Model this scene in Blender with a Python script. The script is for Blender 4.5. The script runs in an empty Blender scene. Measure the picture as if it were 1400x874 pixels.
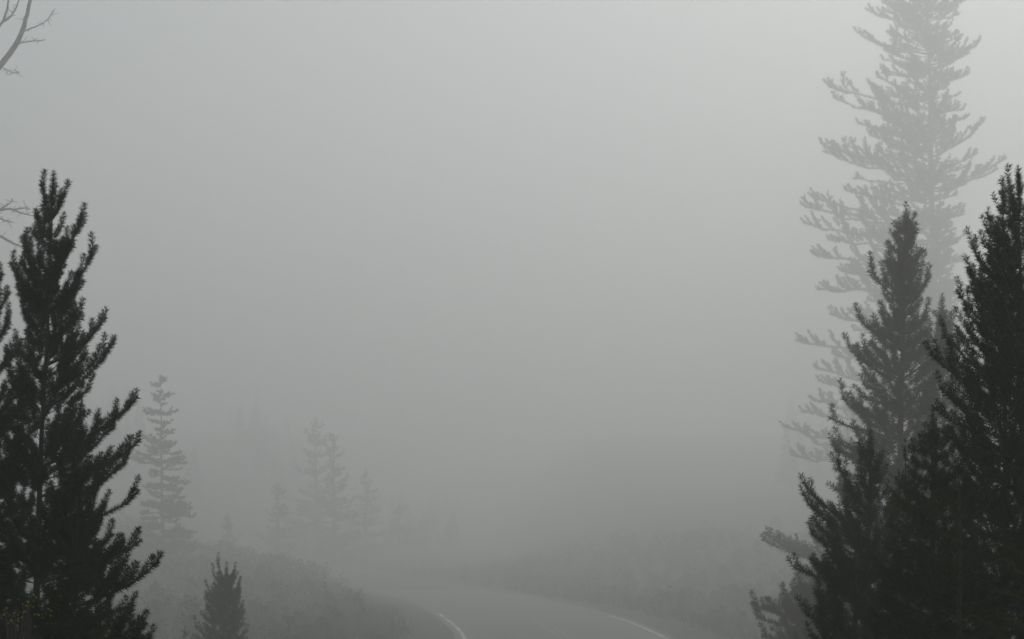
import bpy, math, random
import numpy as np
from mathutils import Vector

rnd = random.Random(7)
sc = bpy.context.scene
COL = sc.collection

# ------------------------------------------------------------------ camera
CAM_H = 3.45
F_PX = 2333.0                      # focal length in pixels of the 1400 px wide photograph
PITCH = math.atan((740 - 437) / F_PX)
cam_d = bpy.data.cameras.new('camera')
cam_d.sensor_width = 36.0
cam_d.lens = 36.0 * F_PX / 1400.0
cam_d.clip_start = 0.1
cam_d.clip_end = 6000
cam = bpy.data.objects.new('camera', cam_d)
cam.location = (0, 0, CAM_H)
cam.rotation_euler = (math.pi / 2 + PITCH, 0, 0)
COL.objects.link(cam)
sc.camera = cam

# ------------------------------------------------------------------ light, sky, exposure
SUN_EL, SUN_AZ = math.radians(42), math.radians(27)      # azimuth measured from +Y towards +X
world = bpy.data.worlds.new("World")
sc.world = world
world.use_nodes = True
wn, wl = world.node_tree.nodes, world.node_tree.links
wn.clear()
wo = wn.new('ShaderNodeOutputWorld')
bg = wn.new('ShaderNodeBackground')
sky = wn.new('ShaderNodeTexSky')
sky.sky_type = 'NISHITA'
sky.sun_disc = False
sky.sun_elevation = SUN_EL
sky.sun_rotation = SUN_AZ
sky.air_density = 1.0
sky.dust_density = 2.5
hs = wn.new('ShaderNodeHueSaturation')
hs.inputs['Saturation'].default_value = 0.33
wl.new(sky.outputs[0], hs.inputs['Color'])
wl.new(hs.outputs[0], bg.inputs['Color'])
bg.inputs['Strength'].default_value = 0.096
wl.new(bg.outputs[0], wo.inputs['Surface'])

sun_d = bpy.data.lights.new('sun', 'SUN')
sun_d.energy = 0.95
sun_d.angle = math.radians(14)
sun_d.color = (1.0, 0.97, 0.93)
sun = bpy.data.objects.new('sun', sun_d)
COL.objects.link(sun)
sd = Vector((math.sin(SUN_AZ) * math.cos(SUN_EL), math.cos(SUN_AZ) * math.cos(SUN_EL), math.sin(SUN_EL)))
sun.rotation_euler = sd.to_track_quat('Z', 'Y').to_euler()
sun.location = (0, 0, 60)

sc.view_settings.view_transform = 'Standard'
sc.view_settings.look = 'None'
sc.view_settings.exposure = 0.0
sc.view_settings.gamma = 1.0
sc.render.engine = 'CYCLES'
sc.cycles.volume_bounces = 3
sc.cycles.max_bounces = 6
sc.cycles.diffuse_bounces = 2

HAZE_DENSITY = 0.0112
HAZE_ANISO = 0.55

# ------------------------------------------------------------------ helpers
CP, SP = math.cos(PITCH), math.sin(PITCH)


def W(px, py, d):
    """world point seen at photo pixel px,py at the forward distance d"""
    u, v = (px - 700) / F_PX, (437 - py) / F_PX
    X, Y, Z = u, CP - v * SP, SP + v * CP
    t = d / Y
    return np.array((X * t, d, CAM_H + Z * t))


def smooth(e0, e1, x):
    t = np.clip((x - e0) / (e1 - e0), 0, 1)
    return t * t * (3 - 2 * t)


# road centreline: a gentle left bend seen ahead, swinging off to the left before the camera
def road_x(y):
    """centre x of the road for forward distance y"""
    y = float(y)
    if y >= 60:
        s = y - 60
        return 1.98 - 0.030 * s - 0.00165 * s * s
    s = 60 - y
    return 1.98 + 0.030 * s - 0.0125 * s * s


def ground_z(x, y):
    x = np.asarray(x, float); y = np.asarray(y, float)
    r = np.sqrt(x * x + (y - 8) ** 2)
    bank = 1.75 * (1 - smooth(12, 34, r))
    n = 0.25 * np.sin(x * 0.11 + 1.3) * np.cos(y * 0.083) + 0.12 * np.sin(x * 0.31 + y * 0.27)
    # far slopes rise to both sides of the valley
    n = n + 0.0006 * np.clip(np.abs(x) - 28, 0, 60) ** 2 * 1.0
    hill = 50 * smooth(110, 900, y)
    yy = np.clip(y, 22, 150)
    s = yy - 60
    cx = np.where(yy >= 60, 1.98 - 0.030 * s - 0.00165 * s * s, 1.98 - 0.030 * s - 0.0125 * s * s)
    slope = np.where(yy >= 60, -0.030 - 0.0033 * s, -0.030 - 0.025 * s)
    dist = np.abs(x - cx) / np.sqrt(1 + slope * slope)
    far = smooth(5.2, 11.0, dist)
    hill = hill + 0.06 * np.clip(y - 82, 0, 230) * smooth(7.0, 30.0, dist) * (1 - smooth(300, 800, y))
    return hill + bank * smooth(5.0, 12.0, dist + 0 * x) + n * far - 0.10 * (1 - smooth(4.1, 5.2, dist)) - 0.02


def mesh_from(name, verts, faces_flat, sizes, mat, parent=None, smooth_shade=False):
    me = bpy.data.meshes.new(name)
    verts = np.asarray(verts, np.float32)
    faces_flat = np.asarray(faces_flat, np.int32)
    sizes = np.asarray(sizes, np.int32)
    me.vertices.add(len(verts))
    me.vertices.foreach_set('co', verts.ravel())
    me.loops.add(len(faces_flat))
    me.loops.foreach_set('vertex_index', faces_flat)
    me.polygons.add(len(sizes))
    starts = np.concatenate(([0], np.cumsum(sizes)[:-1])).astype(np.int32)
    me.polygons.foreach_set('loop_start', starts)
    me.polygons.foreach_set('loop_total', sizes)
    if smooth_shade:
        me.polygons.foreach_set('use_smooth', np.ones(len(sizes), bool))
    me.update(calc_edges=True)
    me.validate()
    me.materials.append(mat)
    o = bpy.data.objects.new(name, me)
    COL.objects.link(o)
    if parent is not None:
        o.parent = parent
    return o


class Soup:
    """collects tubes and quads for one mesh"""
    def __init__(self):
        self.v, self.f, self.s, self.n = [], [], [], 0

    def tube(self, pts, radii, sides=5, cap=True):
        pts = np.asarray(pts, float)
        k = len(pts)
        tan = np.gradient(pts, axis=0)
        tan /= np.linalg.norm(tan, axis=1)[:, None] + 1e-9
        ref = np.array((0, 0, 1.0)) if abs(tan[0][2]) < 0.9 else np.array((1.0, 0, 0))
        a = np.cross(tan, ref); a /= np.linalg.norm(a, axis=1)[:, None] + 1e-9
        b = np.cross(tan, a)
        ang = np.arange(sides) * 2 * math.pi / sides
        ring = (a[:, None, :] * np.cos(ang)[None, :, None] + b[:, None, :] * np.sin(ang)[None, :, None])
        vs = pts[:, None, :] + ring * np.asarray(radii, float)[:, None, None]
        self.v.append(vs.reshape(-1, 3))
        i = np.arange(k - 1)[:, None] * sides
        j = np.arange(sides)[None, :]
        j2 = (j + 1) % sides
        q = np.stack((i + j, i + j2, i + sides + j2, i + sides + j), -1).reshape(-1, 4) + self.n
        self.f.append(q.ravel()); self.s.append(np.full(len(q), 4))
        if cap:
            self.f.append(np.arange(sides) + self.n + (k - 1) * sides)
            self.s.append(np.array([sides]))
        self.n += k * sides

    def build(self, name, mat, parent=None):
        return mesh_from(name, np.concatenate(self.v), np.concatenate(self.f), np.concatenate(self.s), mat, parent, True)


# ------------------------------------------------------------------ materials
def new_mat(name):
    m = bpy.data.materials.new(name)
    m.use_nodes = True
    n, l = m.node_tree.nodes, m.node_tree.links
    p = n['Principled BSDF']
    return m, n, l, p


def noise_mat(name, c1, c2, scale=6.0, detail=4.0, rough=0.85, bump=0.0, spec=0.2, lo=0.35, hi=0.65, stretch=None):
    m, n, l, p = new_mat(name)
    tc = n.new('ShaderNodeTexCoord')
    src = tc.outputs['Object']
    if stretch:
        mp = n.new('ShaderNodeMapping'); mp.inputs['Scale'].default_value = stretch
        l.new(src, mp.inputs['Vector']); src = mp.outputs[0]
    t = n.new('ShaderNodeTexNoise')
    t.inputs['Scale'].default_value = scale; t.inputs['Detail'].default_value = detail
    l.new(src, t.inputs['Vector'])
    r = n.new('ShaderNodeValToRGB')
    r.color_ramp.elements[0].position = lo; r.color_ramp.elements[0].color = (*c1, 1)
    r.color_ramp.elements[1].position = hi; r.color_ramp.elements[1].color = (*c2, 1)
    l.new(t.outputs['Fac'], r.inputs['Fac']); l.new(r.outputs['Color'], p.inputs['Base Color'])
    p.inputs['Roughness'].default_value = rough
    p.inputs['Specular IOR Level'].default_value = spec
    if bump:
        b = n.new('ShaderNodeBump'); b.inputs['Strength'].default_value = bump
        l.new(t.outputs['Fac'], b.inputs['Height']); l.new(b.outputs[0], p.inputs['Normal'])
    return m


M_NEEDLE = noise_mat('pine_needles', (0.008, 0.024, 0.004), (0.032, 0.058, 0.010), 2.2, 5)
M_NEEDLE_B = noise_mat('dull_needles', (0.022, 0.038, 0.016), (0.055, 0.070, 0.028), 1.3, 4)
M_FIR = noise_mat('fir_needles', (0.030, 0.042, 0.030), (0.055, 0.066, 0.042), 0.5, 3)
M_SPRUCE = noise_mat('spruce_needles', (0.024, 0.040, 0.016), (0.080, 0.095, 0.038), 4.0, 4)
M_BARK = noise_mat('bark', (0.035, 0.030, 0.026), (0.085, 0.075, 0.065), 9, 6, 0.95, 0.6, stretch=(1, 1, 0.25))
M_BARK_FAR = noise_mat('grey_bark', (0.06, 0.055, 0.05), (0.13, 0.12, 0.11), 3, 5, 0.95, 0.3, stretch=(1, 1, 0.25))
M_DEAD = noise_mat('bleached_wood', (0.09, 0.085, 0.08), (0.20, 0.19, 0.18), 5, 5, 0.9, 0.3)
M_YELLOW = noise_mat('autumn_leaves', (0.30, 0.24, 0.02), (0.55, 0.42, 0.04), 8, 2, 0.6)
M_OLIVE = noise_mat('olive_leaves', (0.07, 0.09, 0.02), (0.16, 0.16, 0.04), 3, 2, 0.6)


# ------------------------------------------------------------------ conifers
UP = np.array((0, 0, 1.0))
TOTAL = []
NEAR = 0.42


def unit(v):
    return v / (np.linalg.norm(v) + 1e-9)


class Conifer:
    def __init__(self, seed, shoot=0.16, needle=0.05, width=0.003, dens=330, up=0.55, side=0.7,
                 fan=(34, 62), bare=0.45, spacing=0.10, spread=0.42, wood_sides=4, tufts=1.0, flat=1.0):
        self.r = random.Random(seed); self.seed = seed
        self.shoot, self.needle, self.width, self.dens = shoot, needle, width, dens
        self.up, self.side, self.fan, self.bare = up, side, fan, bare
        self.spacing, self.spread, self.ws, self.tufts, self.flat = spacing, spread, wood_sides, tufts, flat
        self.wood = Soup(); self.a, self.b = [], []

    def seg(self, p, q):
        self.a.append(p); self.b.append(q)

    def twig(self, p, d, length, level):
        """a twig with needles; upturned, with smaller twigs of its own"""
        r = self.r
        n = max(2, int(length / (self.shoot * 0.8)))
        pts = [p]; cur = p; dd = unit(d)
        for i in range(n):
            dd = unit(dd + UP * self.up * 0.35 + np.array((r.uniform(-.16, .16), r.uniform(-.16, .16), r.uniform(-.1, .1))))
            nx = cur + dd * length / n
            if not (level == 1 and n > 3 and i < n * 0.25):
                self.seg(cur, nx)
            if level == 1 and i < n - 1:
                sgn = 1 if (i % 2) else -1
                for s2 in ((sgn, -sgn) if r.random() < 0.5 else (sgn,)):
                    hz = unit(np.cross(dd, UP)) * s2
                    d2 = unit(dd * 0.85 + hz * self.side + UP * self.up * r.uniform(-0.35, 0.6))
                    l2 = self.shoot * r.uniform(0.5, 1.2)
                    st = cur + (nx - cur) * r.random()
                    self.twig(st, d2, l2, 2)
            cur = nx; pts.append(cur)
        if level == 1:
            self.wood.tube(pts, np.linspace(self.needle * 0.07, self.needle * 0.03, len(pts)), 3, False)

    def limb(self, p0, p3, r0, bow=0.5):
        """one limb from the trunk at p0 to its tip p3"""
        r = self.r
        v = p3 - p0
        h = np.array((v[0], v[1], 0)); L = np.linalg.norm(v)
        rise = v[2]
        p1 = p0 + h * 0.40 + UP * rise * (0.40 - 0.34 * bow)
        p2 = p0 + h * (0.78 + 0.08 * bow) + UP * rise * (0.78 - 0.34 * bow)
        n = max(5, int(L / 0.35) if self.shoot < 0.3 else int(L / 0.8))
        n = min(n, 12)
        ts = np.linspace(0, 1, n + 1)[:, None]
        P = (1 - ts) ** 3 * p0 + 3 * (1 - ts) ** 2 * ts * p1 + 3 * (1 - ts) * ts ** 2 * p2 + ts ** 3 * p3
        jit = np.array([[r.uniform(-1, 1) for _ in range(3)] for _ in range(n + 1)]) * L * 0.018
        jit[0] = 0; P = P + jit
        self.wood.tube(P, np.linspace(r0, self.needle * 0.09, n + 1), self.ws, False)

        def at(s):
            x = s * n; i = min(int(x), n - 1); f = x - i
            return P[i] * (1 - f) + P[i + 1] * f, unit(P[i + 1] - P[i])
        # needles on the limb's own outer part
        s = self.bare
        step = self.shoot * 0.6 / max(L, 0.05)
        while s < 1:
            q, _ = at(s); q2, _ = at(min(1, s + step)); self.seg(q, q2); s += step
        # side twigs; some limbs are thin, some vigorous
        vig = r.uniform(0.55, 1.0)
        s = max(0.12, self.bare * r.uniform(0.5, 0.8)); k = r.randint(0, 1)
        step = self.spacing / max(L, 0.05)
        while s < 0.985:
            q, t = at(s)
            hz = unit(np.cross(t, UP)) * (1 if k % 2 else -1)
            d = unit(t * 0.9 + hz * self.side * r.uniform(0.7, 1.25) + UP * self.up * r.uniform(-0.3, 0.75))
            if s > 0.72: d = unit(d + t * 0.5 + UP * self.up * r.uniform(0.2, 0.7))
            l = (1 - s) * L * self.spread * r.uniform(0.6, 1.1) + self.shoot * r.uniform(0.6, 1.15)
            if r.random() < self.tufts * (vig if s < 0.7 else 1):
                self.twig(q, d, l, 1 if l > self.shoot * 1.7 else 2)
            s += step * r.uniform(0.7, 1.3); k += 1

    def needles(self):
        rg = np.random.default_rng(self.seed)
        A = np.array(self.a); B = np.array(self.b)
        ax = B - A; ln = np.linalg.norm(ax, axis=1)
        cnt = np.maximum(3, (ln * self.dens * rg.uniform(.8, 1.2, len(ln))).astype(int))
        idx = np.repeat(np.arange(len(ln)), cnt); N = len(idx)
        axn = ax / (ln[:, None] + 1e-9)
        s = rg.random(N)
        base = A[idx] + ax[idx] * s[:, None]
        d = axn[idx]
        rv = rg.normal(size=(N, 3)); rv[:, 2] *= self.flat
        perp = rv - d * np.sum(rv * d, axis=1)[:, None]
        perp /= np.linalg.norm(perp, axis=1)[:, None] + 1e-9
        th = np.radians(rg.uniform(self.fan[0], self.fan[1], N))
        cap = (s > 0.86) & (rg.random(N) < 0.8)
        th = np.where(cap, th * rg.random(N) ** 0.6, th)
        nd = d * np.cos(th)[:, None] + perp * np.sin(th)[:, None]
        wv = np.cross(nd, rg.normal(size=(N, 3)))
        wv /= np.linalg.norm(wv, axis=1)[:, None] + 1e-9
        L = self.needle * (rg.uniform(.8, 1.12, N) * np.where(cap, 0.7, 1))[:, None]
        w = self.width * rg.uniform(.7, 1.25, N)[:, None]
        V = np.empty((N, 3, 3))
        V[:, 0] = base - wv * w * 0.6; V[:, 1] = base + wv * w * 0.6
        V[:, 2] = base + nd * L
        # blunt needle: widest near the middle
        V[:, 0] += nd * L * 0.12; V[:, 1] += nd * L * 0.12
        return V.reshape(-1, 3), N

    def build(self, name, label, cat, mat, bark, trunk_pts, trunk_r, group=None):
        root = bpy.data.objects.new(name, None)
        COL.objects.link(root)
        base = Vector(trunk_pts[0])
        root.location = base
        root['label'] = label; root['category'] = cat
        if group: root['group'] = group
        off = -np.array(base)
        ts = Soup(); ts.tube(np.array(trunk_pts) + off, trunk_r, 10)
        ts.build('trunk', bark, root)
        if self.wood.v:
            w = self.wood
            w.v = [x + off for x in w.v]
            lo = w.build('limbs', bark, root)
            lo['kind'] = 'stuff'
        V, N = self.needles()
        c = mesh_from('crown', V + off, np.arange(N * 3), np.full(N, 3), mat, root)
        c['kind'] = 'stuff'
        self.count = N
        return root


def interp(table, y):
    ys = [t[0] for t in table]
    return [float(np.interp(y, ys, [t[k] for t in table])) for k in range(1, len(table[0]))]


def conifer(name, label, d, trunk, env, mat, bark=None, seed=1, radius=0.09, cat='pine tree', whorl=26, limbs=6,
            rise=(1.3, 0.45, 0.0), bow=0.9, key=(), leader=True, group=None, ground=None, limb_r=0.010,
            var=(0.5, 1.04), skip=0.0, jit=0.8, **kw):
    """trunk: (y_px, x_px) from top to bottom; env: (y_px, left reach, right reach) of limb tips in photo px;
    key: (tip_x, tip_y, attach_y, depth) limbs placed one by one"""
    if d <= 17:                                           # the saplings by the camera stand nearer and are smaller
        kw = dict(kw)
        for q in ('shoot', 'needle', 'width', 'spacing'): kw[q] *= NEAR
        kw['dens'] /= NEAR
        d *= NEAR; radius *= NEAR; limb_r *= NEAR
        key = [(a, b, e, f * NEAR) for a, b, e, f in key]
    c = Conifer(seed, **kw); r = c.r
    bark = bark or M_BARK
    top = trunk[0][0]
    mpp = d / F_PX                                        # metres per photo px at this distance

    def tp(y):
        x = interp(trunk, y)[0]
        return W(x, y, d)
    zt = tp(top)[2]
    xb = tp(trunk[-1][0])
    gz = float(ground_z(xb[0], d)) if ground is None else ground
    # trunk polyline, base to top
    ybot = top
    while tp(ybot)[2] > gz and ybot < 4000: ybot += 5
    ys = np.linspace(ybot + 3, top + 6, 12)
    pts = np.array([tp(y) for y in ys]); pts[0][2] = gz - 0.12
    wob = radius * 0.35
    for i in range(1, 11):
        pts[i][0] += r.uniform(-wob, wob) * 0.6; pts[i][1] += r.uniform(-wob, wob)
    rad = np.linspace(1, 0.06, 12) ** 0.9 * radius; rad[0] *= 1.25
    Hpx = ybot - top
    if leader:
        L = c.shoot * 1.9
        p = tp(top) - UP * L
        c.seg(p, p + UP * L * 0.5); c.seg(p + UP * L * 0.5, p + UP * L)
        for k in range(4):
            a = r.uniform(0, 6.28)
            dd = unit(np.array((math.cos(a) * 0.32, math.sin(a) * 0.32, 1)))
            c.twig(p + UP * L * r.uniform(-0.3, 0.35), dd, c.shoot * r.uniform(0.7, 1.0), 2)
    y = top + c.shoot / mpp * 1.3
    ph = r.uniform(0, 6.28)
    while y < min(env[-1][0], ybot - 4):
        t = (y - top) / Hpx
        el, er = interp(env, y)
        k = max(3, limbs if t > 0.12 else limbs - 2)
        ph += 2.4 + r.uniform(-.3, .3)
        rs = float(np.interp(t, (0, 0.35, 1), rise))
        for i in range(k):
            if r.random() < skip: continue
            a = ph + i * 6.283 / k + r.uniform(-.3, .3)
            ca, sa = math.cos(a), math.sin(a)
            reach = (er * (1 + ca) / 2 + el * (1 - ca) / 2) * mpp * r.uniform(*var)
            if reach < 0.03: continue
            yt = y + r.uniform(-.5, .5) * whorl * jit
            tip = tp(yt) + np.array((ca * reach, sa * reach, 0))
            rr = reach * rs * r.uniform(0.8, 1.2)
            at_z = tip[2] - rr
            # trunk point at that height
            ya = yt + rr / mpp
            if ya > ybot - 2: continue
            if ya < top + 10: ya = top + 10
            p0 = tp(ya)
            c.limb(p0, tip, max(limb_r * (0.4 + 0.6 * t), c.needle * 0.07) * (0.6 + reach * 0.35 if reach < 2 else 1.2), bow)
        y += whorl * r.uniform(0.75, 1.25) * (0.7 if t < 0.15 else 1)
    for (tx, ty, ay, dz) in key:
        tip = W(tx, ty, d) + np.array((0, dz, 0))
        c.limb(tp(ay), tip, limb_r * 1.3, bow)
    root = c.build(name, label, cat, mat, bark, pts, rad, group)
    TOTAL.append(c.count)
    return root


# ------------------------------------------------------------------ ground and road
def build_ground():
    def axis(lo, hi, near, step, n):
        return np.unique(np.concatenate((np.arange(-near, near + .01, step), -np.geomspace(near, -lo, n), np.geomspace(near, hi, n))))
    xs = axis(-1500, 1500, 60, 1.0, 40)
    ys = np.unique(np.concatenate((np.arange(-30, 150, 1.0), np.arange(150, 440, 4.0), np.geomspace(440, 1500, 44), -np.geomspace(30, 400, 14))))
    X, Y = np.meshgrid(xs, ys)
    Z = ground_z(X, Y)
    V = np.stack((X, Y, Z), -1).reshape(-1, 3)
    nx, ny = len(xs), len(ys)
    i = np.arange(ny - 1)[:, None] * nx + np.arange(nx - 1)[None, :]
    q = np.stack((i, i + 1, i + nx + 1, i + nx), -1).reshape(-1, 4)
    m = noise_mat('forest_floor', (0.030, 0.034, 0.020), (0.070, 0.068, 0.045), 0.6, 8, 0.95, 0.5)
    o = mesh_from('ground', V, q.ravel(), np.full(len(q), 4), m, None, True)
    o['kind'] = 'structure'


def road_frame():
    ys = np.concatenate((np.arange(24, 60, 1.0), np.arange(60, 125, 1.0)))
    out = []
    for y in ys:
        x = road_x(y); dx = (road_x(y + .1) - road_x(y - .1)) / .2
        n = np.array((1, -dx)) / math.hypot(1, dx)         # points right
        out.append((x, y, n[0], n[1]))
    return out


def half_widths(y):
    w = 3.60 + 0.30 * float(smooth(60, 80, y))
    return w


def strip(name, off_l, off_r, z, mat, y0=24, y1=125, on=None, edge=None):
    fr = [f for f in road_frame() if y0 <= f[1] <= y1]
    V, F, S = [], [], []
    for (x, y, nx, ny) in fr:
        hw = half_widths(y)
        a = off_l(hw); b = off_r(hw)
        V.append((x + nx * a, y + ny * a, z)); V.append((x + nx * b, y + ny * b, z))
    for i in range(len(fr) - 1):
        F += [2 * i, 2 * i + 1, 2 * i + 3, 2 * i + 2]; S.append(4)
    o = mesh_from(name, V, F, S, mat)
    o['kind'] = 'structure'
    return o


def paint_mat(name, col):
    m, n, l, p = new_mat(name)
    p.inputs['Base Color'].default_value = (*col, 1)
    p.inputs['Roughness'].default_value = 0.7
    tc = n.new('ShaderNodeTexCoord'); t = n.new('ShaderNodeTexNoise')
    t.inputs['Scale'].default_value = 3.5; t.inputs['Detail'].default_value = 8
    l.new(tc.outputs['Object'], t.inputs['Vector'])
    r = n.new('ShaderNodeValToRGB')
    r.color_ramp.elements[0].position = 0.40; r.color_ramp.elements[0].color = (0.07, 0.07, 0.068, 1)
    r.color_ramp.elements[1].position = 0.52; r.color_ramp.elements[1].color = (*col, 1)
    l.new(t.outputs['Fac'], r.inputs['Fac']); l.new(r.outputs['Color'], p.inputs['Base Color'])
    return m


build_ground()
M_ASPHALT = noise_mat('asphalt', (0.038, 0.038, 0.037), (0.064, 0.062, 0.059), 2.0, 10, 0.55, 0.2, 0.35)
M_GRAVEL = noise_mat('gravel', (0.05, 0.047, 0.04), (0.10, 0.094, 0.08), 25, 8, 0.95, 0.6)
strip('gravel_shoulder', lambda h: -h - 1.3, lambda h: h + 1.3, 0.0 - 0.03, M_GRAVEL)
strip('road', lambda h: -h - 0.35, lambda h: h + 0.35, 0.0, M_ASPHALT)
M_WHITE = paint_mat('white_paint', (0.60, 0.60, 0.58))
M_YPAINT = paint_mat('yellow_paint', (0.30, 0.25, 0.14))
strip('edge_line', lambda h: -h - 0.07, lambda h: -h + 0.07, 0.005, M_WHITE, 24, 84)
strip('edge_line', lambda h: h - 0.07, lambda h: h + 0.07, 0.005, M_WHITE, 24, 80)
strip('centre_line', lambda h: -0.20, lambda h: -0.11, 0.005, M_YPAINT, 24, 78)
strip('centre_line', lambda h: 0.11, lambda h: 0.20, 0.005, M_YPAINT, 24, 78)

# ------------------------------------------------------------------ near trees, left
PINE = dict(shoot=0.155, needle=0.046, width=0.0044, dens=1350, up=0.95, side=0.85, bare=0.42, spacing=0.10, spread=0.30, fan=(46, 80))
conifer('pine_tree', 'tall dark pine on the left, its trunk showing through gaps between upturned shoots', 14.0,
        [(235, 73), (320, 70), (500, 62), (650, 54), (874, 46), (1050, 42)],
        [(245, 3, 4), (290, 13, 13), (320, 28, 22), (350, 38, 38), (400, 42, 50), (440, 45, 62), (500, 48, 80), (560, 55, 100),
         (640, 70, 108), (720, 80, 118), (800, 90, 130), (900, 95, 140), (1040, 80, 120)],
        M_NEEDLE, seed=3, radius=0.052, whorl=15, limbs=6, bow=0.5, skip=0.14,
        key=[(108, 291, 390, 0.05), (131, 345, 430, -0.1), (28, 320, 400, 0.1), (20, 362, 440, -0.1), (46, 292, 350, 0.1),
             (138, 430, 500, 0.2), (163, 465, 560, -0.1), (192, 542, 640, -0.1), (178, 600, 680, 0.3), (176, 632, 710, -0.2),
             (188, 672, 740, 0.1), (197, 742, 800, -0.2), (58, 252, 300, 0), (86, 262, 300, 0.05)], **PINE)
conifer('pine_tree', 'dark pine cut off by the left border beside the tall dark pine', 15.0,
        [(330, -38), (600, -44), (874, -50), (1050, -52)],
        [(345, 10, 10), (400, 40, 40), (450, 60, 62), (520, 70, 84), (620, 80, 90), (760, 90, 100), (1040, 90, 100)],
        M_NEEDLE, seed=11, radius=0.07, whorl=20, limbs=6, bow=0.5, skip=0.06,
        key=[(2, 374, 450, 0), (7, 397, 470, 0.1), (17, 432, 520, -0.1)], **PINE)
conifer('pine_tree', 'bushy young dark pine in front of the tall left pine trunk', 12.0,
        [(612, 104), (874, 100), (1050, 98)],
        [(625, 8, 10), (660, 25, 32), (720, 45, 60), (790, 60, 85), (860, 75, 100), (1040, 90, 110)],
        M_NEEDLE, seed=21, radius=0.05, whorl=24, limbs=6, bow=0.6, skip=0.1, rise=(1.2, 0.6, 0.15),
        key=[(211, 768, 830, 0.1), (180, 765, 840, -0.2), (204, 852, 900, -0.1), (180, 842, 900, -0.1)],
        **dict(PINE, shoot=0.15, needle=0.046, spacing=0.095))
# small pines down by the road
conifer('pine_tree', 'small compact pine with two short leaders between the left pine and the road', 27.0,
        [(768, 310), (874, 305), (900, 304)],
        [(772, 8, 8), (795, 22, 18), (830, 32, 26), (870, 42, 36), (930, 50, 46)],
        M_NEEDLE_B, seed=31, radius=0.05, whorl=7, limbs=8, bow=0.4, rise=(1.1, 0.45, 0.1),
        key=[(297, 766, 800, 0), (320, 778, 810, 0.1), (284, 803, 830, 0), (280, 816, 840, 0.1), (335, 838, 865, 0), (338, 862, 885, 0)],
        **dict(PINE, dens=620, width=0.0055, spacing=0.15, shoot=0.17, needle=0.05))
conifer('spruce_sapling', 'tiny spruce sapling left of the small compact pine', 22.0,
        [(856, 253), (900, 254)],
        [(858, 1, 1), (866, 5, 5), (874, 5, 5), (905, 12, 12)],
        M_NEEDLE, seed=33, radius=0.02, cat='sapling', whorl=6, limbs=5, bow=0.3, rise=(0.4, 0.2, 0.1),
        **dict(PINE, shoot=0.06, needle=0.02, width=0.003, spacing=0.05, dens=500))

# ------------------------------------------------------------------ near trees, right
conifer('pine_tree', 'very dark pine with a rounded leader at the right border', 12.0,
        [(228, 1392), (874, 1402), (1050, 1404)],
        [(240, 6, 6), (275, 14, 14), (300, 32, 30), (340, 56, 50), (400, 78, 60), (450, 92, 70), (520, 108, 90), (600, 125, 100),
         (700, 140, 110), (874, 170, 120), (1040, 170, 120)],
        M_NEEDLE, seed=41, radius=0.05, whorl=14, limbs=7, bow=0.5, skip=0.03,
        key=[(1356, 292, 350, 0.1), (1328, 333, 420, 0.0), (1346, 316, 390, -.1), (1318, 372, 450, -0.1), (1312, 396, 470, 0.1),
             (1290, 455, 540, 0.0), (1283, 478, 560, 0.2), (1384, 240, 290, 0.1)],
        **dict(PINE, needle=0.041, shoot=0.14, spacing=0.10, dens=1000))
conifer('spruce_tree', 'narrow dark conifer with a thin bare spike leader beside the rounded one', 13.0,
        [(241, 1371), (874, 1376), (1050, 1378)],
        [(246, 1, 1), (262, 6, 5), (275, 14, 10), (300, 16, 14), (340, 28, 25), (420, 50, 40), (560, 85, 60), (700, 110, 80), (1040, 130, 100)],
        M_NEEDLE, seed=43, radius=0.04, cat='conifer', whorl=17, limbs=5, bow=0.5, leader=True, skip=0.08, rise=(0.7, 0.5, 0.1),
        **dict(PINE, needle=0.036, shoot=0.12, spacing=0.09, dens=800))
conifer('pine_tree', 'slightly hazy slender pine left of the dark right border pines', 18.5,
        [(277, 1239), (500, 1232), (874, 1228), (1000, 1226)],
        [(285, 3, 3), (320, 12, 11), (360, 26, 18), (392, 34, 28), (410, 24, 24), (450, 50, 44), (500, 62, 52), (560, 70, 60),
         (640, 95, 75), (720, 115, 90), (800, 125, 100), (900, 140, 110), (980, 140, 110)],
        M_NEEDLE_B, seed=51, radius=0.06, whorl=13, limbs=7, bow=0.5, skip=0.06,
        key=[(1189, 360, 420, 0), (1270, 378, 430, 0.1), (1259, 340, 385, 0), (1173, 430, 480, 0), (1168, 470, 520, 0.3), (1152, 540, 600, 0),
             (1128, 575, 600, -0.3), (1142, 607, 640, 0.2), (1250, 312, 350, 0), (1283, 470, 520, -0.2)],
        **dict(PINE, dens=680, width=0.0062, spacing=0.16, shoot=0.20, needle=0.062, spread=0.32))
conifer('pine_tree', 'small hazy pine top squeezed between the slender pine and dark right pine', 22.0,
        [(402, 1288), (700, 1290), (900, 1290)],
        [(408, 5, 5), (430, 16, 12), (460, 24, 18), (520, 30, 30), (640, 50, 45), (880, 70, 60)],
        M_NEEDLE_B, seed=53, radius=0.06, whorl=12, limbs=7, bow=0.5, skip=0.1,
        **dict(PINE, dens=600, width=0.0065, spacing=0.16, shoot=0.20, needle=0.062))
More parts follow.
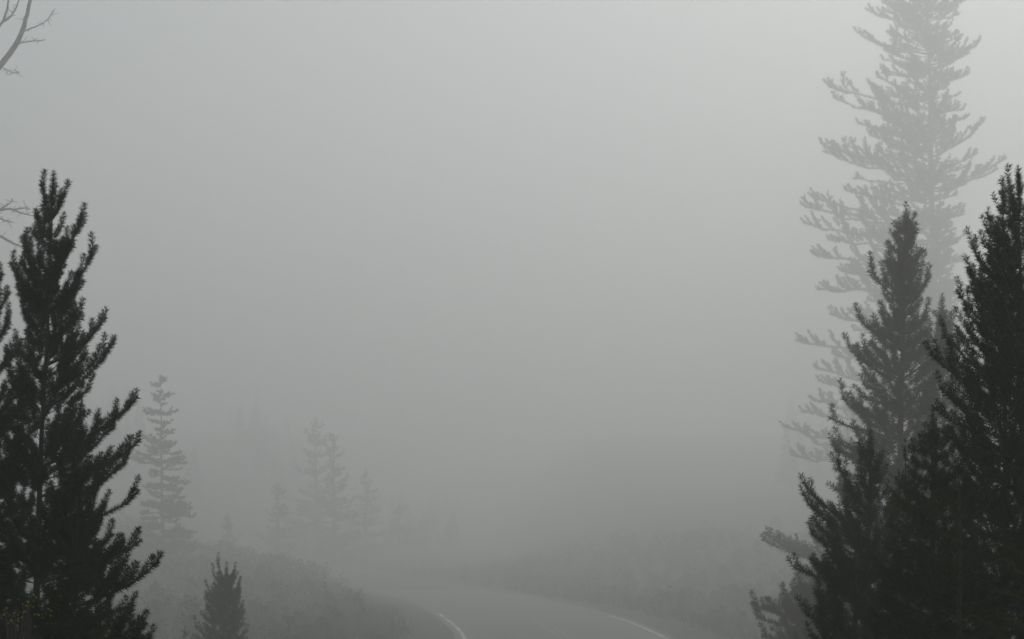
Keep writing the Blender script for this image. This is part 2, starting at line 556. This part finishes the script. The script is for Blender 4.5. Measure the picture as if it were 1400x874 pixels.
conifer('pine_tree', 'dark low pine whose upturned shoots reach left below the slender pine', 17.0,
        [(590, 1190), (874, 1185), (1000, 1184)],
        [(600, 5, 5), (640, 25, 25), (690, 55, 45), (750, 70, 60), (850, 85, 70), (980, 90, 80)],
        M_NEEDLE, seed=55, radius=0.07, whorl=19, limbs=6, bow=0.5, skip=0.12,
        key=[(1097, 675, 750, 0), (1106, 658, 730, 0.3), (1113, 688, 740, 0.2), (1107, 706, 770, -0.2), (1109, 725, 775, 0), (1111, 762, 800, 0.1),
             (1092, 775, 805, 0.3), (1145, 630, 700, 0)],
        **dict(PINE, dens=800, width=0.0048, spacing=0.13, needle=0.056))
conifer('spruce_tree', 'narrow pointed young spruce standing in front of the slender pine', 13.0,
        [(598, 1237), (874, 1244), (1050, 1246)],
        [(605, 3, 3), (630, 9, 10), (670, 18, 19), (730, 32, 32), (800, 50, 50), (900, 70, 70), (1040, 90, 90)],
        M_NEEDLE, seed=57, radius=0.035, cat='spruce', whorl=11, limbs=6, bow=0.3, rise=(0.7, 0.35, 0.0),
        **dict(PINE, needle=0.022, shoot=0.09, spacing=0.07, dens=480, up=0.25, width=0.0034))
conifer('spruce_tree', 'thin pointed young spruce just left of the narrow one', 13.5,
        [(641, 1229), (874, 1226), (1050, 1226)],
        [(646, 1, 1), (670, 5, 5), (720, 14, 14), (800, 36, 30), (900, 60, 50), (1040, 80, 70)],
        M_NEEDLE, seed=58, radius=0.035, cat='spruce', whorl=17, limbs=6, bow=0.3, rise=(0.7, 0.35, 0.0),
        **dict(PINE, needle=0.022, shoot=0.09, spacing=0.07, dens=460, up=0.25, width=0.0034))
conifer('spruce_tree', 'low dark spruce filling the space under the right border pines', 11.0,
        [(640, 1310), (874, 1312), (1050, 1312)],
        [(650, 10, 10), (690, 50, 40), (760, 80, 70), (850, 110, 90), (1040, 130, 100)],
        M_NEEDLE, seed=59, radius=0.05, cat='spruce', whorl=20, limbs=6, bow=0.3, rise=(0.5, 0.25, -0.05),
        **dict(PINE, needle=0.024, shoot=0.10, spacing=0.08, dens=420, up=0.2, width=0.0034, spread=0.45))
conifer('spruce_tree', 'olive tinged spruce boughs reaching in at the lower right corner', 8.0,
        [(520, 1475), (874, 1480), (1150, 1480)],
        [(530, 5, 5), (600, 50, 40), (660, 95, 60), (740, 120, 80), (820, 150, 90), (900, 160, 100), (1140, 170, 100)],
        M_SPRUCE, seed=61, radius=0.05, cat='spruce', whorl=30, limbs=6, bow=0.2, rise=(0.5, 0.2, -0.1), skip=0.1,
        **dict(PINE, needle=0.018, shoot=0.085, spacing=0.07, dens=520, up=0.15, width=0.0024, spread=0.5, bare=0.3))
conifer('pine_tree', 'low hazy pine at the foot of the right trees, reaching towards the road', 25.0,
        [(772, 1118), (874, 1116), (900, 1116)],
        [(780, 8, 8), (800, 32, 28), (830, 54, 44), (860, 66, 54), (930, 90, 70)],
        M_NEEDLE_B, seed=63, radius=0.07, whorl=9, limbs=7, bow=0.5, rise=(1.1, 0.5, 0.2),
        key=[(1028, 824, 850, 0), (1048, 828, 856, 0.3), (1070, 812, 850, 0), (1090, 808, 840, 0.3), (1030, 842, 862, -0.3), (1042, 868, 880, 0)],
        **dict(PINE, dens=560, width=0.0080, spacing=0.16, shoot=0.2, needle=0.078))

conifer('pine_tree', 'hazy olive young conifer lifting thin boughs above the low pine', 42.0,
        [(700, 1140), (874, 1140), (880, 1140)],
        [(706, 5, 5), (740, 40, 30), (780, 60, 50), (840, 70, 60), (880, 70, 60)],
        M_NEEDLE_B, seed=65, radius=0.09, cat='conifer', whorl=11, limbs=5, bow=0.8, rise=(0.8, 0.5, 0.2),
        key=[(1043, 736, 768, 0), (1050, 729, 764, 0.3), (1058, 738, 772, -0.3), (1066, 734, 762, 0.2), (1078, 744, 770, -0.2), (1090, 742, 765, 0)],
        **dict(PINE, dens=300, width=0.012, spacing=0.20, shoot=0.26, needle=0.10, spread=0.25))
conifer('pine_tree', 'dark bushy pine closing the gap at the foot of the right trees', 15.5,
        [(700, 1172), (874, 1170), (1000, 1170)],
        [(708, 8, 10), (740, 34, 36), (790, 62, 60), (850, 84, 80), (980, 100, 100)],
        M_NEEDLE, seed=67, radius=0.06, whorl=19, limbs=7, bow=0.5, skip=0.05,
        **dict(PINE, dens=850, width=0.0048, spacing=0.12, needle=0.054))
conifer('spruce_tree', 'very dark spruce between the narrow spruce and the right border', 12.0,
        [(560, 1275), (874, 1276), (1050, 1276)],
        [(568, 8, 8), (620, 30, 36), (700, 56, 60), (800, 80, 80), (1040, 110, 110)],
        M_NEEDLE, seed=69, radius=0.05, cat='spruce', whorl=17, limbs=7, bow=0.3, rise=(0.7, 0.35, 0.0),
        **dict(PINE, needle=0.034, shoot=0.13, spacing=0.085, dens=900, up=0.4, width=0.004, spread=0.4))

# ------------------------------------------------------------------ far trees
FAR = dict(up=0.12, side=0.95, fan=(35, 80), bare=0.30, wood_sides=4)
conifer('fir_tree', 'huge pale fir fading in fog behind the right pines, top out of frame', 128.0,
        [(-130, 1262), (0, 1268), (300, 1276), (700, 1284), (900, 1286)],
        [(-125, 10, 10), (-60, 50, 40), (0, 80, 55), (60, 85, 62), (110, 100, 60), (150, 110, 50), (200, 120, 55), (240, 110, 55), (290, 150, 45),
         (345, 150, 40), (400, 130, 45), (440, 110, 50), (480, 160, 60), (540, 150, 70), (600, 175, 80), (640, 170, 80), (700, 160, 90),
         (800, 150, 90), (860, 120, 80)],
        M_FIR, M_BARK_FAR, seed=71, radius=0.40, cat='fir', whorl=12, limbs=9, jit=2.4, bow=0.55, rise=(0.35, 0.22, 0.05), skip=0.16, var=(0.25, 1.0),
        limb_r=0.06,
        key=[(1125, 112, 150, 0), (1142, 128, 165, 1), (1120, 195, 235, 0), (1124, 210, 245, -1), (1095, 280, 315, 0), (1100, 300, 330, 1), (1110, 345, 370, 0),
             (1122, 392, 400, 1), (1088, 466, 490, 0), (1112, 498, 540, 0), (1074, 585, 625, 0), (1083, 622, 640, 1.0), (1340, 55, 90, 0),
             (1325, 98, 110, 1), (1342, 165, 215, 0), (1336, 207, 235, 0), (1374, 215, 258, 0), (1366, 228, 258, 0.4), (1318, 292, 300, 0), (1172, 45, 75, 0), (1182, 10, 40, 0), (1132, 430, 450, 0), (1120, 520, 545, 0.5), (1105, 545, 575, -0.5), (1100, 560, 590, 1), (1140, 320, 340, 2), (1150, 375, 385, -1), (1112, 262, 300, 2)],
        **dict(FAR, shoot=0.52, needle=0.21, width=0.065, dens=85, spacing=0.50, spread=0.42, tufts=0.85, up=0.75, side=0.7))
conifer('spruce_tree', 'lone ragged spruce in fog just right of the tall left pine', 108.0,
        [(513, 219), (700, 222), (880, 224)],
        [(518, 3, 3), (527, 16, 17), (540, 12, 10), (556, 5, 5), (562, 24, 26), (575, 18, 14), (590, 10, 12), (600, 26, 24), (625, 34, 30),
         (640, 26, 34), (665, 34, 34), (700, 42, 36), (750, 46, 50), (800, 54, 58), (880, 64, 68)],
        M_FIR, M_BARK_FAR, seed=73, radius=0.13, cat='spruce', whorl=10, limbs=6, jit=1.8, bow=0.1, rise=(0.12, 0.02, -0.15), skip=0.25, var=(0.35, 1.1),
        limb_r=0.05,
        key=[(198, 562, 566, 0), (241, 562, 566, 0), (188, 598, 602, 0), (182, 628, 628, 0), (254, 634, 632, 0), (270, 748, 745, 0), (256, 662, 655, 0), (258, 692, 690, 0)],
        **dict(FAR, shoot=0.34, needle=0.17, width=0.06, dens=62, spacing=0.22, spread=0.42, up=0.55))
farpine = dict(FAR, shoot=0.58, needle=0.32, width=0.13, dens=26, spacing=0.58, spread=0.40, up=0.5)
far_specs = [
    ('faint tall conifer whose top stands highest in the fog left of the road', 192, [(570, 432), (900, 432)],
     [(575, 5, 5), (610, 24, 20), (650, 40, 34), (700, 62, 55), (760, 80, 80), (880, 100, 100)], 81),
    ('faint conifer shoulder right of the tallest faint one', 178, [(596, 456), (900, 458)],
     [(602, 5, 5), (640, 14, 14), (700, 30, 34), (780, 45, 50), (880, 55, 60)], 82),
    ('ghostly low conifer nearest the road on the left side', 205, [(690, 545), (900, 548)],
     [(696, 4, 4), (740, 22, 24), (800, 38, 42), (880, 55, 60)], 83),
    ('ghostly conifer between the faint pair and the one nearest the road', 195, [(640, 500), (900, 500)],
     [(646, 4, 4), (690, 18, 20), (760, 36, 38), (880, 55, 55)], 84),
    ('thin ghostly conifer rising behind the small compact pine', 150, [(705, 312), (900, 312)],
     [(710, 3, 3), (750, 14, 16), (800, 26, 28), (880, 40, 40)], 85),
    ('faint broad conifer left of the tallest faint one', 170, [(660, 380), (900, 380)],
     [(666, 4, 4), (700, 16, 16), (760, 34, 36), (880, 50, 50)], 86),
]
for lab, d, tr, en, sd_ in far_specs:
    conifer('conifer', lab, d, tr, en, M_FIR, M_BARK_FAR, seed=sd_, radius=0.4, cat='conifer', whorl=12, limbs=5, bow=0.4,
            rise=(0.6, 0.3, 0.1), jit=1.8, skip=0.1, limb_r=0.08, group='faint conifers in the fog left of the road', **farpine)


def build_forest():
    """the wooded slope across the valley: one mass of small conifers, plus unseen tall trees added to dim the fog"""
    rg = np.random.default_rng(5)
    V = []
    n = 0
    while n < 800:
        low = n >= 520                                    # tall trees added out of view on both sides to darken the fog
        if low:
            y = rg.uniform(22, 190); sd_ = -1 if rg.random() < 0.65 else 1
            x = sd_ * (0.44 * y + 9 + rg.uniform(0, 60))
            h = rg.uniform(15, 27)
        else:
            y = rg.uniform(205, 320)
            x = (-0.36 + 0.33 * rg.random() ** 1.5 if rg.random() < 0.75 else rg.uniform(0.16, 0.36)) * y
            h = rg.uniform(3, 10) * (0.4 + 0.6 * min(1, abs(x) / 50))
        cx = road_x(min(y, 125)) - max(0, y - 125) * 0.3
        if abs(x - cx) < 7: continue
        z = float(ground_z(x, y)); n += 1
        m = 520 if low else 240
        t = rg.random(m) ** 0.8
        a = rg.uniform(0, 6.283, m)
        r0 = (1 - t) * h * (0.16 if low else 0.26) + 0.15
        base = np.stack((x + np.cos(a) * r0 * 0.25, y + np.sin(a) * r0 * 0.25, z + h * (0.08 + 0.9 * t)), -1)
        tipp = np.stack((x + np.cos(a) * r0, y + np.sin(a) * r0, z + h * (0.08 + 0.9 * t) - r0 * 0.15), -1)
        sd = np.stack((-np.sin(a), np.cos(a), rg.uniform(-.8, .8, m)), -1) * ((0.30 + 0.4 * (1 - t)) * (h / 24 if low else h / 14))[:, None]
        T = np.stack((base - sd, base + sd, tipp), 1)
        V.append(T.reshape(-1, 3))
    V = np.concatenate(V)
    N = len(V) // 3
    o = mesh_from('distant_forest_and_shade_trees', V, np.arange(N * 3), np.full(N, 3), M_FIR)
    o['kind'] = 'stuff'
    o['label'] = 'fog swallowed mass of conifers on the slope across the road, with unseen shading trees added at the sides'


build_forest()


def build_grass():
    rg = np.random.default_rng(8)
    V = []
    y = 26 + 215 * rg.random(18000) ** 1.25; side = np.where(rg.random(18000) < 0.5, -1, 1)
    cx = np.array([road_x(v) for v in y])
    x = cx + side * (5.6 + rg.gamma(1.6, 2.6, 18000) * (0.6 + y / 90))
    z = ground_z(x, y)
    keep = (np.hypot(x, y) > 14) & (z > -0.6)
    for k in range(5):
        n = keep.sum(); bx = x[keep] + rg.normal(0, .10, n); by = y[keep] + rg.normal(0, .10, n); bz = z[keep] - 0.02
        h = rg.uniform(.15, .50, n); lx = rg.normal(0, .12, n); ly = rg.normal(0, .12, n); w = rg.uniform(.006, .02, n)
        V.append(np.stack((np.stack((bx - w, by, bz), -1), np.stack((bx + w, by, bz), -1), np.stack((bx + lx, by + ly, bz + h), -1)), 1).reshape(-1, 3))
    V = np.concatenate(V); N = len(V) // 3
    m = noise_mat('verge_grass', (0.030, 0.038, 0.018), (0.07, 0.065, 0.035), 0.8, 3)
    o = mesh_from('grass', V, np.arange(N * 3), np.full(N, 3), m)
    o['kind'] = 'stuff'; o['label'] = 'rough grass on the verges of the road'


build_grass()


def build_undergrowth():
    """low conifer scrub and brush between the verge and the woods"""
    rg = np.random.default_rng(12)
    V = []
    n = 0
    while n < 1900:
        y = 48 + 95 * rg.random() ** 0.8
        left = rg.random() < 0.6
        e = 7.0 + rg.gamma(1.6, 7.0)
        x = road_x(y) + (-e if left else e)
        if abs(x) > 0.36 * y: continue
        n += 1
        z = float(ground_z(x, y))
        hmax = 0.5 + (0.055 if left else 0.03) * (e - 7.5) + (0.016 if left else 0.004) * max(0, y - 70)
        hmax = min(hmax, 2.4 if left else 1.2)
        h = hmax * rg.uniform(0.4, 1.6); w = h * rg.uniform(0.35, 0.8)
        m = int(170)
        t = rg.random(m); a = rg.uniform(0, 6.283, m)
        rr = w * np.sqrt(np.clip(1 - t ** 1.5, 0, 1)) * rg.uniform(0.2, 1, m)
        c = np.stack((x + np.cos(a) * rr, y + np.sin(a) * rr, z + h * t), -1)
        d = rg.normal(size=(m, 3)) + np.stack((np.cos(a), np.sin(a), np.full(m, .8)), -1) * 0.9
        d /= np.linalg.norm(d, axis=1)[:, None]
        sdv = np.cross(d, rg.normal(size=(m, 3))); sdv /= np.linalg.norm(sdv, axis=1)[:, None]
        L = rg.uniform(.06, .16, m)[:, None] * (0.7 + h * 0.3)
        V.append(np.stack((c - sdv * L * .3, c + sdv * L * .3, c + d * L), 1).reshape(-1, 3))
    V = np.concatenate(V); N = len(V) // 3
    m_ = noise_mat('brush_foliage', (0.024, 0.034, 0.016), (0.060, 0.062, 0.030), 0.25, 4)
    o = mesh_from('undergrowth', V, np.arange(N * 3), np.full(N, 3), m_)
    o['kind'] = 'stuff'; o['label'] = 'low dark brush between the road verge and the woods'


build_undergrowth()


def empty(name, loc, label, cat, group=None):
    o = bpy.data.objects.new(name, None); COL.objects.link(o)
    o.location = Vector(loc); o['label'] = label; o['category'] = cat
    if group: o['group'] = group
    return o


def crooked(pts, n=14, amp=0.04, seed=0):
    r = random.Random(seed)
    pts = np.asarray(pts, float); t = np.linspace(0, len(pts) - 1, n)
    P = np.stack([np.interp(t, np.arange(len(pts)), pts[:, k]) for k in range(3)], -1)
    for _ in range(2): P[1:-1] = (P[:-2] + 2 * P[1:-1] + P[2:]) / 4
    P[1:-1] += np.array([[r.uniform(-amp, amp) for _ in range(3)] for _ in range(n - 2)])
    return P


def build_snag():
    D = 58.0
    base = W(-95, 740, D); base[2] = float(ground_z(base[0], D)) - 0.1
    root = empty('dead_tree', base, 'bare dead tree whose bleached branches reach into the top left', 'dead tree')
    off = -base
    r = random.Random(9)
    tr = [base, W(-92, 500, D), W(-88, 200, D), W(-80, -60, D), W(-60, -260, D), W(-52, -420, D)]
    s = Soup(); s.tube(crooked(tr, 20, 0.04, 1) + off, np.linspace(0.34, 0.05, 20), 10); s.build('trunk', M_DEAD, root)
    # each: pixel path with depth offsets, start radius in m, end radius
    B = [
        [(-84, 190, 0), (-40, 150, -.2), (0, 90, -.4), (22, 62, -.5), (33, 40, -.5), (37, 18, -.5), (44, -8, -.5), (60, -60, -.5), (66, -110, -.5)],
        [(31, 44, -.5), (45, 38, -.6), (58, 33, -.6), (68, 24, -.7), (75, 12, -.7)],
        [(22, 60, -.5), (36, 57, -.4), (50, 56, -.3), (62, 55, -.3)],
        [(2, 92, -.4), (10, 96, -.3), (18, 100, -.3), (26, 98, -.3)],
        [(-84, 120, 0), (-50, 80, .5), (-12, 48, .6), (3, 32, .6), (9, 14, .6), (13, -6, .6), (20, -50, .6)],
        [(4, 30, .6), (14, 24, .7), (22, 12, .7), (28, -4, .7), (36, -30, .7)],
        [(-88, 340, 0), (-50, 305, .3), (-20, 292, .4), (2, 286, .4), (18, 286, .4), (30, 292, .4), (43, 295, .4)],
        [(18, 287, .4), (24, 286, .3), (34, 284, .3), (42, 287, .3)],
        [(0, 287, .4), (7, 282, .5), (14, 278, .5), (17, 271, .5)],
        [(-10, 290, .4), (-2, 298, .3), (8, 302, .3), (19, 305, .3)],
        [(-88, 350, 0), (-50, 322, -.3), (-20, 318, -.4), (0, 322, -.4), (14, 331, -.4), (30, 338, -.4), (48, 346, -.4)],
        [(-86, 60, 0), (-60, 20, .4), (-40, -30, .4), (-20, -90, .4)],
    ]
    R = [0.13, 0.030, 0.026, 0.02, 0.075, 0.045, 0.075, 0.028, 0.03, 0.045, 0.075, 0.07]
    for k, (b, r0) in enumerate(zip(B, R)):
        P = crooked([W(x, y, D + dz) for x, y, dz in b], 22, 0.016, k + 20)
        s = Soup(); s.tube(P + off, np.linspace(r0, max(0.012, r0 * 0.24), 22), 7)
        for i in range(3, 21):                                   # stubs of broken twigs
            if r.random() < 0.75:
                d = unit(np.array((r.uniform(-1, 1), r.uniform(-.6, .6), r.uniform(-1, 1))))
                l = r.uniform(0.08, 0.32)
                q = P[i] + d * l * 0.5 + np.array((r.uniform(-.03, .03), 0, r.uniform(-.03, .03)))
                s.tube(np.array((P[i], q, P[i] + d * l)) + off, [0.012, 0.009, 0.005], 4)
        s.build('branch', M_DEAD, root)


build_snag()


def leafy(name, label, base, stems, mat, seed, leaf=0.04, n=24, cat='shrub'):
    """a small broadleaf shrub; stems: list of world tips"""
    r = random.Random(seed); rg = np.random.default_rng(seed)
    base = np.array(base)
    root = empty(name, base, label, cat)
    s = Soup(); V = []
    for tip in stems:
        v = tip - base
        P = crooked([np.zeros(3), v * 0.5 + np.array((v[0] * 0.12, 0, 0)), v], 8, 0.02, r.randint(0, 999))
        s.tube(P, np.linspace(0.012, 0.003, 8), 4)
        for i in range(3, 8):
            for _ in range(n // 5):
                d = unit(rg.normal(size=3)); c = P[i] + rg.normal(size=3) * leaf * 1.3
                u = unit(np.cross(d, rg.normal(size=3))); L = leaf * rg.uniform(.6, 1.2)
                w = unit(np.cross(u, d)) * L * 0.4
                V.append((c, c + d * L * .5 + w, c + d * L, c + d * L * .5 - w))
    s.build('stems', M_BARK, root)
    V = np.array(V).reshape(-1, 3); N = len(V) // 4
    c = mesh_from('leaves', V, np.arange(N * 4), np.full(N, 4), mat, root); c['kind'] = 'stuff'


def ground_pt(px, d):
    p = W(px, 740, d); p[2] = float(ground_z(p[0], d)); return p


r9 = random.Random(5)
leafy('yellow_shrub', 'shrub with a few bright yellow autumn leaves beside the tall left pine trunk', ground_pt(28, 5.0),
      [W(r9.uniform(6, 62), r9.uniform(824, 846), 5.0 + r9.uniform(-.1, .1)) for _ in range(14)], M_YELLOW, 3, 0.010, 30)

# ------------------------------------------------------------------ haze
def build_haze():
    x0, x1, y0, y1, z0, z1 = -1600, 1600, -450, 1600, -4.0, 60.0
    V = [(x, y, z) for z in (z0, z1) for y in (y0, y1) for x in (x0, x1)]
    F = [0, 2, 3, 1, 4, 5, 7, 6, 0, 1, 5, 4, 2, 6, 7, 3, 0, 4, 6, 2, 1, 3, 7, 5]
    m = bpy.data.materials.new('haze')
    m.use_nodes = True
    n, l = m.node_tree.nodes, m.node_tree.links
    n.clear()
    out = n.new('ShaderNodeOutputMaterial'); v = n.new('ShaderNodeVolumePrincipled')
    v.inputs['Color'].default_value = (0.950, 0.974, 0.958, 1)
    v.inputs['Density'].default_value = HAZE_DENSITY
    v.inputs['Anisotropy'].default_value = HAZE_ANISO
    l.new(v.outputs[0], out.inputs['Volume'])
    o = mesh_from('haze', V, F, [4] * 6, m)
    o['kind'] = 'stuff'


build_haze()

print('needle triangles', sum(TOTAL), TOTAL)
